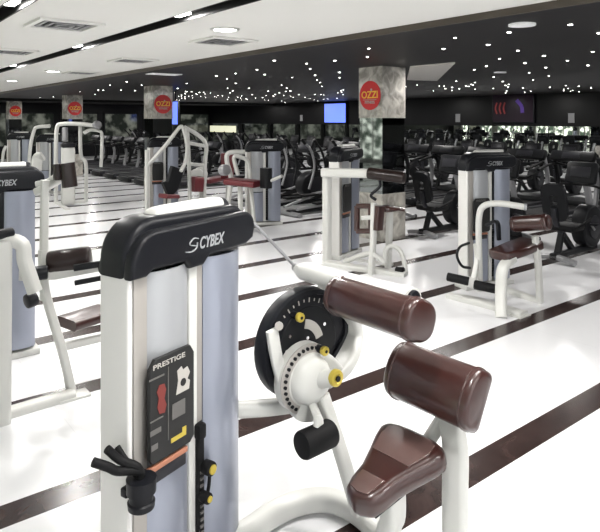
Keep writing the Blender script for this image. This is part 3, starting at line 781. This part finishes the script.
MB().rtube([W(20, 275, 3.85), W(55, 274, 3.88), W(120, 262, 3.98)], .05, .07, smooth=False).build('beam', 'white', lm)
MB().rtube([W(74, 268, 3.8), W(112, 262, 3.84)], .04, .04, smooth=False).build('slide', 'dark', lm)
MB().rtube([W(75, 283, 3.82), W(112, 276, 3.86)], .035, .03, smooth=False).build('slide', 'dark', lm)
MB().cyl(W(24, 275, 3.75), W(48, 272, 3.8), .045, bev=.01).build('pivot', 'black', lm)
MB().cyl(W(26, 302, 3.65), W(36, 298, 3.7), .045, bev=.01).build('pivot', 'black', lm)
sa = W(66, 333, 4.05); sb_ = W(106, 322, 4.3); sa.z = .425; sb_.z = .43
MB().rtube([sa, (sa+sb_)/2, sb_], .24, .07, smooth=False, r=.03).build('seat', 'brown', lm)
MB().rtube([W(62, 347, 3.98), W(104, 337, 4.25)], .05, .05, smooth=False).build('seat_rail', 'white', lm)
# upper arm with black discs
MB().rtube([W(37, 192, 4.15), W(52, 184, 4.1), W(64, 176, 4.05)], .06, .05).build('upper_arm', 'white', lm)
MB().rtube([W(38, 184, 4.15), W(50, 181, 4.1), W(62, 172, 4.05)], .05, .04).build('upper_arm', 'white', lm)
MB().rtube([W(57, 164, 3.98), W(58, 180, 3.98)], .07, .05, smooth=False, up=N, r=.02).build('hand_pad', 'darkbrown', lm)
MB().rtube([W(67, 163, 3.98), W(70, 187, 3.98)], .09, .09, smooth=False, up=N, r=.03).build('hand_pad', 'darkbrown', lm)

# ------------------------------------------------------------------ middle distance strength machines
T, p0 = tmat(246, 10.2, 78)
m3 = thing('leg_press_machine', 'white strength machine with maroon seat and tall lavender tower, behind the near tower', 'exercise machine', (p0.x, p0.y, 0))
tower(m3, T, placard=False)
MB().rtube([W(226, 216, 9.9), W(231, 180, 9.9), W(227, 162, 9.95), W(229, 153, 9.95), W(245, 152, 9.95)], .075, .06, up=N).build('frame_hoop', 'white', m3)
MB().rtube([W(254, 222, 9.6), W(251, 190, 9.7), W(248, 163, 9.8), W(240, 157, 9.8), W(234, 158, 9.8), W(238, 175, 9.8)], .06, .055, up=N).build('frame_hoop', 'white', m3)
MB().rtube([W(226, 217, 9.9), W(254, 224, 9.5)], .09, .07, smooth=False).build('base_frame', 'white', m3)
MB().rtube([W(229, 181, 9.7), W(258, 184, 9.5)], .36, .10, smooth=False, r=.04).build('seat', 'maroon', m3)
MB().rtube([W(266, 188, 9.5), W(266, 168, 9.5)], .20, .14, smooth=False, up=N, r=.05).build('back_pad', 'dark', m3)
MB().cyl(W(222, 170, 9.8), W(227, 170, 9.7), .09, bev=.02).build('weight_disc', 'silver', m3)
MB().rtube([W(240, 186, 9.6), W(241, 222, 9.6)], .07, .07, smooth=False, up=N).build('seat_post', 'white', m3)
MB().tube([W(268, 182, 9.5), W(282, 176, 9.3)], .025, smooth=False).build('handle', 'white', m3)

T, p0 = tmat(149, 11.8, 60)
m2 = thing('rowing_tower_machine', 'white strength machine with tall diagonal arms in front of the second pillar', 'exercise machine', (p0.x, p0.y, 0))
tower(m2, T)
tp = W(183, 127, 11.6)
MB().tube([W(147, 166, 11.4), W(165, 146, 11.5), W(179, 128, 11.6), tp], .036).build('diagonal_arm', 'white', m2)
MB().tube([tp, W(187, 145, 11.5), W(186, 160, 11.5), W(181, 171, 11.3)], .036).build('diagonal_arm', 'white', m2)
MB().rtube([W(147, 214, 11.4), W(147, 150, 11.4)], .07, .07, smooth=False, up=N).build('frame_post', 'white', m2)
MB().rtube([W(190, 209, 12.0), W(189, 160, 12.0), W(187, 127, 12.0)], .07, .07, smooth=False, up=N).build('frame_post', 'white', m2)
MB().rtube([W(204, 209, 12.1), W(205, 165, 12.1), W(206, 145, 12.1), W(198, 135, 12.1), W(184, 127, 12.0)], .07, .07, up=N).build('frame_hoop', 'white', m2)
MB().rtube([W(188, 164, 12.0), W(204, 165, 12.1)], .07, .07, smooth=False).build('cross_bar', 'white', m2)
MB().rtube([W(188, 143, 12.0), W(206, 146, 12.1)], .07, .07, smooth=False).build('cross_bar', 'white', m2)
MB().rtube([W(147, 213, 11.4), W(190, 208.5, 12.0), W(204, 208, 12.1)], .10, .08, smooth=False).build('base_frame', 'white', m2)
MB().rtube([W(165, 190, 11.4), W(172, 185, 11.5), W(177, 168, 11.6)], .30, .10, up=E, r=.04).build('back_pad', 'dark', m2)
MB().rtube([W(163, 196, 11.4), W(175, 196, 11.6)], .3, .08, smooth=False, r=.03).build('seat', 'maroon', m2)
MB().rtube([W(169, 198, 11.5), W(169, 211, 11.6)], .07, .07, smooth=False, up=N).build('seat_post', 'white', m2)
MB().rtube([W(192, 184, 12.0), W(201, 184, 12.1)], .3, .30, smooth=False, r=.05).build('leg_pad', 'maroon', m2)

p0 = RD(-.39*13, 13.0, 0)
m5 = thing('cable_machine', 'tall white tubular cable frame left of centre with white weight tower', 'exercise machine', (p0.x, p0.y, 0))
MB().rtube([W(56, 203, 13), W(56, 150, 13), W(57, 128, 13), W(62, 124, 13), W(80, 124, 12.9), W(97, 126, 12.8)], .08, .075, up=N).build('frame_hoop', 'white', m5)
MB().rtube([W(86, 202, 13.1), W(86, 165, 13.1), W(81, 155, 13.1), W(80, 126, 13.0)], .07, .07, up=N).build('frame_post', 'white', m5)
MB().rtube([W(84, 133, 13.0), W(90, 130, 13.0), W(99, 131, 12.9), W(102, 137, 12.9), W(101, 167, 12.8)], .065, .065, up=N).build('press_arm', 'white', m5)
MB().rtube([W(56, 203.3, 13), W(86, 202.3, 13.1)], .10, .08, smooth=False).build('base_frame', 'white', m5)
MB().rtube([W(56, 203.3, 13), W(68, 210.3, 12)], .10, .08, smooth=False).build('base_tube', 'white', m5)
MB().box((W(68, 176, 12.6).x, W(68, 176, 12.6).y, .63), (.26, .22, 1.2), Matrix.Rotation(math.radians(-10), 3, 'Z'), bev=.03).build('weight_tower', 'white', m5)
c_ = W(66, 148, 12.6)
MB().box((W(68, 176, 12.6).x, W(68, 176, 12.6).y, 1.27), (.28, .24, .10), Matrix.Rotation(math.radians(-10), 3, 'Z'), bev=.03).build('tower_cap', 'black', m5)
MB().cyl(W(65, 128, 12.8), W(65, 141, 12.7), .06, n=14).build('pulley_post', 'silver', m5)
MB().cyl(W(97, 125, 12.8)-E*.05, W(97, 125, 12.8)+E*.05, .09, bev=.01).build('pulley', 'silver', m5)

T, p0 = tmat(36, 14.6, 80)
m4 = thing('far_press_machine', 'lavender towered white machine with bent white arm left of the cable frame', 'exercise machine', (p0.x, p0.y, 0))
tower(m4, T, placard=False)
MB().rtube([W(28, 192, 14.2), W(30, 150, 14.2), W(34, 131, 14.3), W(38, 127, 14.3), W(50, 126, 14.3)], .075, .07, up=N).build('press_arm', 'white', m4)
MB().rtube([W(28, 193.5, 14.2), W(50, 195.2, 14.2)], .10, .08, smooth=False).build('base_frame', 'white', m4)
MB().rtube([W(36, 170, 13.8), W(38, 158, 13.8), W(43, 156, 13.8)], .25, .10, r=.04, up=E).build('back_pad', 'white', m4)
MB().rtube([W(37, 172, 13.8), W(36, 195, 14.0)], .09, .07, smooth=False, up=N).build('seat_post', 'white', m4)

T, p0 = tmat(7, 16.5, 80)
m6 = thing('far_tower_machine', 'small lavender weight tower standing below the farthest pillar sign', 'exercise machine', (p0.x, p0.y, 0))
tower(m6, T, placard=False)
MB().rtube([W(2, 184.3, 16.3), W(3, 155, 16.3), W(6, 146, 16.3)], .07, .07, up=N).build('press_arm', 'white', m6)
MB().rtube([W(2, 185, 16.3), W(24, 185, 16.2)], .10, .08, smooth=False).build('base_frame', 'white', m6)

# maroon bench with white plates between the rowing tower and the leg press
bp = W(214, 190, 13.6); bp.z = 0
wb = thing('weight_bench', 'small maroon bench with white weight plates right of the rowing tower', 'bench', (bp.x, bp.y, 0))
MB().box(bp+Vector((0, 0, .45)), (.9, .30, .10), Matrix.Rotation(.6, 3, 'Z'), bev=.03).build('seat', 'maroon', wb)
MB().box(bp+R*.3+Vector((0, 0, .75)), (.10, .30, .6), Matrix.Rotation(.6, 3, 'Z'), bev=.03).build('backrest', 'maroon', wb)
for q in (-.3, .3):
    MB().rtube([bp+R*q+Vector((0, 0, .42)), bp+R*q+Vector((0, 0, .03)), ], .06, .06, smooth=False, up=N).build('leg', 'white', wb)
    MB().rtube([bp+R*q-F*.22+Vector((0, 0, .03)), bp+R*q+F*.22+Vector((0, 0, .03))], .06, .06, smooth=False).build('foot', 'white', wb)
MB().cyl(bp-R*.35-F*.25+Vector((0, 0, .55)), bp-R*.35+F*.25+Vector((0, 0, .55)), .02).build('plate_bar', 'chrome', wb)
for q in (-.24, .24): MB().cyl(bp-R*.35+F*(q-.03)+Vector((0, 0, .55)), bp-R*.35+F*(q+.03)+Vector((0, 0, .55)), .17, bev=.01).build('weight_plate', 'white', wb)

# ------------------------------------------------------------------ cardio machines, facing +X
def V3(x, y, z): return Vector((x, y, z))
def make_bike():
    t = thing('recumbent_bike', '', 'exercise bike')
    MB().rtube([V3(-.75, 0, .10), V3(.55, 0, .10)], .10, .09, smooth=False).build('base_beam', 'dark', t)
    for x in (-.70, .62):
        f = MB().rtube([V3(x, -.30, .05), V3(x, 0, .09), V3(x, .30, .05)], .10, .07).build('foot', 'silver', t)
    for s_ in (-1, 1): MB().cyl(V3(.70, s_*.27-.02, .045), V3(.70, s_*.27+.02, .045), .045, bev=.008).build('wheel', 'rubber', t)
    sh = []
    for k in range(28):
        a = 2*PI*k/28; sh.append((.28*math.cos(a)*(1 if math.cos(a) > 0 else 1.15), .30*math.sin(a)*(1.15 if math.sin(a) > 0 else 1)))
    s = MB().prism(sh, V3(.32, 0, .42), V3(1, 0, 0), V3(0, 0, 1), V3(0, 1, 0), -.11, .11, bev=.03).build('shroud', 'dark', t, angle=55)
    MB().prism([(x*.55, y*.55) for x, y in sh], V3(.32, 0, .42), V3(1, 0, 0), V3(0, 0, 1), V3(0, 1, 0), -.125, .125, bev=.01).build('flywheel_cover', 'grey', s)
    for s_ in (-1, 1):
        cr_ = MB().rtube([V3(.25, s_*.14, .40), V3(.25+s_*.13, s_*.14, .40-s_*.10)], .025, .03, smooth=False).build('crank', 'silver', t)
        MB().box(V3(.25+s_*.13, s_*.20, .40-s_*.10), (.12, .10, .03), bev=.008).build('pedal', 'black', cr_)
    MB().rtube([V3(-.15, 0, .12), V3(-.50, 0, .42)], .09, .08, smooth=False).build('seat_rail', 'dark', t)
    MB().rtube([V3(-.62, 0, .10), V3(-.50, 0, .40)], .09, .08, smooth=False).build('seat_strut', 'dark', t)
    MB().box(V3(-.42, 0, .50), (.42, .44, .10), bev=.04).build('seat', 'rubber', t)
    br = Matrix.Rotation(math.radians(-14), 3, 'Y')
    o_ = [(x, y) for x, y in roundrect(.36, .56, .12, 6)]
    bk = MB(); c0_ = V3(-.70, 0, .88); ax = V3(0, 1, 0); ay = (br @ V3(0, 0, 1)); az = ax.cross(ay)
    # frame-like backrest with an opening
    n = len(o_); inn = [(x*.30, y*.26+.04) for x, y in o_]
    def ring(q, z): return [c0_+ax*x+ay*y+az*z for x, y in q]
    vo0 = [bk.bm.verts.new(p) for p in ring(o_, -.03)]; vo1 = [bk.bm.verts.new(p) for p in ring(o_, .03)]
    vi0 = [bk.bm.verts.new(p) for p in ring(inn, -.03)]; vi1 = [bk.bm.verts.new(p) for p in ring(inn, .03)]
    for k in range(n):
        j = (k+1) % n
        bk.bm.faces.new((vo0[k], vo0[j], vo1[j], vo1[k])); bk.bm.faces.new((vi0[k], vi1[k], vi1[j], vi0[j]))
        bk.bm.faces.new((vo1[k], vo1[j], vi1[j], vi1[k])); bk.bm.faces.new((vo0[k], vi0[k], vi0[j], vo0[j]))
    bk.build('backrest', 'dark', t)
    MB().rtube([V3(-.52, 0, .42), V3(-.68, 0, .62), V3(-.72, 0, .80)], .08, .05).build('backrest_frame', 'grey', t)
    for s_ in (-1, 1):
        MB().tube([V3(-.55, s_*.20, .50), V3(-.45, s_*.30, .58), V3(-.22, s_*.30, .64)], .018).build('side_handle', 'rubber', t)
    MB().rtube([V3(.42, 0, .65), V3(.34, 0, .95), V3(.22, 0, 1.15)], .09, .07).build('console_mast', 'silver', t)
    cs = MB().box(V3(.14, 0, 1.26), (.10, .46, .34), Matrix.Rotation(math.radians(18), 3, 'Y'), bev=.04).build('console', 'dark', t)
    MB().box(V3(.087, 0, 1.28), (.01, .30, .16), Matrix.Rotation(math.radians(18), 3, 'Y'), bev=.003).build('display', 'grey', cs)
    MB().tube([V3(.18, -.30, 1.02), V3(.02, -.26, 1.08), V3(.16, 0, 1.08), V3(.02, .26, 1.08), V3(.18, .30, 1.02)], .018).build('handlebar', 'rubber', t)
    return t
def make_elliptical():
    t = thing('cross_trainer', '', 'cross trainer')
    MB().rtube([V3(-.95, 0, .08), V3(.85, 0, .08)], .12, .09, smooth=False).build('base_beam', 'dark', t)
    for x in (-.92, .80): MB().rtube([V3(x, -.34, .05), V3(x, .34, .05)], .10, .08, smooth=False).build('foot', 'silver', t)
    sh = [(.42*math.cos(2*PI*k/28), .34*math.sin(2*PI*k/28)) for k in range(28)]
    s = MB().prism(sh, V3(.45, 0, .48), V3(1, 0, 0), V3(0, 0, 1), V3(0, 1, 0), -.13, .13, bev=.03).build('shroud', 'dark', t, angle=55)
    MB().prism([(x*.6, y*.6) for x, y in sh], V3(.45, 0, .48), V3(1, 0, 0), V3(0, 0, 1), V3(0, 1, 0), -.145, .145, bev=.01).build('flywheel_cover', 'grey', s)
    for s_ in (-1, 1):
        MB().rtube([V3(-.90, s_*.20, .16), V3(-.30, s_*.20, .26+.06*s_), V3(.45, s_*.20, .42+.1*s_)], .06, .05, smooth=False).build('pedal_arm', 'silver', t)
        MB().box(V3(-.28, s_*.20, .31+.06*s_), (.40, .17, .05), bev=.015).build('pedal', 'rubber', t)
        MB().tube([V3(.10, s_*.27, .42), V3(.22, s_*.30, .95), V3(.12, s_*.30, 1.35), V3(-.05, s_*.28, 1.55)], .026).build('moving_handle', 'silver' if s_ < 0 else 'dark', t)
        MB().tube([V3(-.01, s_*.285, 1.50), V3(-.10, s_*.275, 1.62)], .034, smooth=False).build('grip', 'rubber', t)
    MB().rtube([V3(.52, 0, .75), V3(.40, 0, 1.15), V3(.30, 0, 1.35)], .10, .09).build('console_mast', 'dark', t)
    cs = MB().box(V3(.24, 0, 1.42), (.10, .44, .30), Matrix.Rotation(math.radians(22), 3, 'Y'), bev=.04).build('console', 'dark', t)
    MB().box(V3(.185, 0, 1.44), (.01, .28, .15), Matrix.Rotation(math.radians(22), 3, 'Y'), bev=.003).build('display', 'grey', cs)
    MB().tube([V3(.34, -.24, 1.12), V3(.14, -.20, 1.2), V3(.3, 0, 1.2), V3(.14, .20, 1.2), V3(.34, .24, 1.12)], .018).build('handlebar', 'rubber', t)
    return t
def make_treadmill():
    t = thing('treadmill', '', 'treadmill')
    dk = MB().box(V3(-.10, 0, .16), (1.75, .56, .06), bev=.01).build('running_belt', 'rubber', t)
    for s_ in (-1, 1):
        MB().box(V3(-.10, s_*.34, .16), (1.90, .12, .11), bev=.03).build('side_rail', 'grey', t)
        MB().rtube([V3(.62, s_*.38, .12), V3(.72, s_*.38, .70), V3(.58, s_*.38, 1.22)], .09, .07, up=(0, 1, 0)).build('upright', 'dark' if s_ > 0 else 'silver', t)
        MB().tube([V3(.58, s_*.37, 1.10), V3(.25, s_*.38, 1.05), V3(-.02, s_*.37, .98)], .030).build('handrail', 'rubber', t)
    MB().box(V3(.82, 0, .20), (.50, .72, .24), bev=.08).build('motor_hood', 'dark', t)
    MB().box(V3(-1.02, 0, .10), (.12, .76, .16), bev=.03).build('end_cap', 'dark', t)
    for s_ in (-1, 1): MB().cyl(V3(.85, s_*.3-.03, .05), V3(.85, s_*.3+.03, .05), .05).build('wheel', 'rubber', t)
    cs = MB().box(V3(.56, 0, 1.27), (.14, .86, .24), Matrix.Rotation(math.radians(30), 3, 'Y'), bev=.04).build('console', 'dark', t)
    MB().box(V3(.49, 0, 1.30), (.012, .36, .14), Matrix.Rotation(math.radians(30), 3, 'Y'), bev=.003).build('display', 'grey', cs)
    MB().rtube([V3(.60, -.34, 1.10), V3(.50, 0, 1.06), V3(.60, .34, 1.10)], .07, .05).build('cross_bar', 'dark', t)
    return t

bike, ell, trd = make_bike(), make_elliptical(), make_treadmill()
used = set()
def place(proto, x, y, rz, label, group=None):
    if proto.name not in used:
        proto.scale = (.82, .9, .87) if proto is bike else (1, 1, .87)
        used.add(proto.name); proto.location = (x, y, 0); proto.rotation_euler = (0, 0, rz); proto['label'] = label
        if group: proto['group'] = group
        return proto
    return dup(proto, (x, y, 0), rz, label, group)
place(bike, 7.75, 3.98, 0, 'black recumbent bike with holed backrest right behind the white machine with brown roller')
place(bike, 7.75, 2.85, 0, 'black recumbent bike cut by the right picture edge')
place(bike, 7.65, 5.05, 0, 'black recumbent bike hidden behind the weight tower of the right machine')
place(bike, 7.75, 6.12, 0, 'black recumbent bike directly right of the near marble pillar')
place(bike, 7.85, 7.6, 0, 'black recumbent bike standing behind the near marble pillar')
for k, y in enumerate((9.0, 9.95, 10.9)):
    place(ell, 7.7, y, 0, ['dark cross trainer directly left of the white frame machine', 'dark cross trainer second from the white frame machine', 'dark cross trainer third from the white frame machine', 'dark cross trainer nearest the second pillar'][k], 'cross trainers between the pillars')
for k in range(9): place(trd, 7.75, 14.6+k*1.15, 0, 'black treadmill in the front row beyond the second pillar', 'treadmills beyond the second pillar')
for k in range(10): place(ell, 10.15, 14.2+k*1.2, 0, 'dark cross trainer behind the treadmills beyond the second pillar', 'cross trainers beyond the second pillar')
for k in range(12): place(trd, 10.6, 1.9+k*.98, 0, 'black treadmill in the second cardio row facing the mirror', 'treadmills in the second row')
for k in range(21): place(bike, 13.3, 2.3+k*.95, 0, 'black recumbent bike in the third cardio row facing the mirror', 'recumbent bikes in the third row')

# ------------------------------------------------------------------ lights and camera
def area(name, loc, rot, sx, sy, e, col=(1, .98, .95)):
    l = bpy.data.lights.new(name, 'AREA'); l.shape = 'RECTANGLE'; l.size = sx; l.size_y = sy; l.energy = e; l.color = col
    o = bpy.data.objects.new(name, l); C.objects.link(o); o.location = loc; o.rotation_euler = rot; return o
for xx, pw in ((1.075, 34), (2.31, 34)):        # strip lamps in the ceiling slots
    for yy in SPOT_Y[xx]:
        area('spot_lamp', (xx, yy+.12, ZW+.022), (0, 0, 0), .07, .20, pw)
for yy in range(-3, 29, 3):                       # downlight rows
    area('downlight_lamp', (3.03, yy+1.3, ZW-.03), (0, 0, 0), .2, .2, 34)
for xx in (7.5, 11.5, 15):                        # fill lamps added under the star ceiling to brighten the far floor
    for yy in range(2, 29, 4): area('star_lamp', (xx, yy, ZD-.03), (0, 0, 0), .3, .3, 50)

w = bpy.data.worlds.new('world'); bpy.context.scene.world = w; w.use_nodes = True
w.node_tree.nodes['Background'].inputs[0].default_value = (.8, .85, .9, 1); w.node_tree.nodes['Background'].inputs[1].default_value = .3

cd = bpy.data.cameras.new('camera'); co = bpy.data.objects.new('camera', cd); C.objects.link(co)
co.location = (0, 0, H); co.rotation_euler = (PI/2, 0, -AY)
cd.sensor_fit = 'HORIZONTAL'; cd.sensor_width = 36; cd.lens = 36; cd.shift_y = -146/600; cd.clip_start = .05
bpy.context.scene.camera = co
vs = bpy.context.scene.view_settings
vs.view_transform = 'Standard'; vs.look = 'None'; vs.gamma = 1; vs.use_curve_mapping = False; vs.exposure = .0
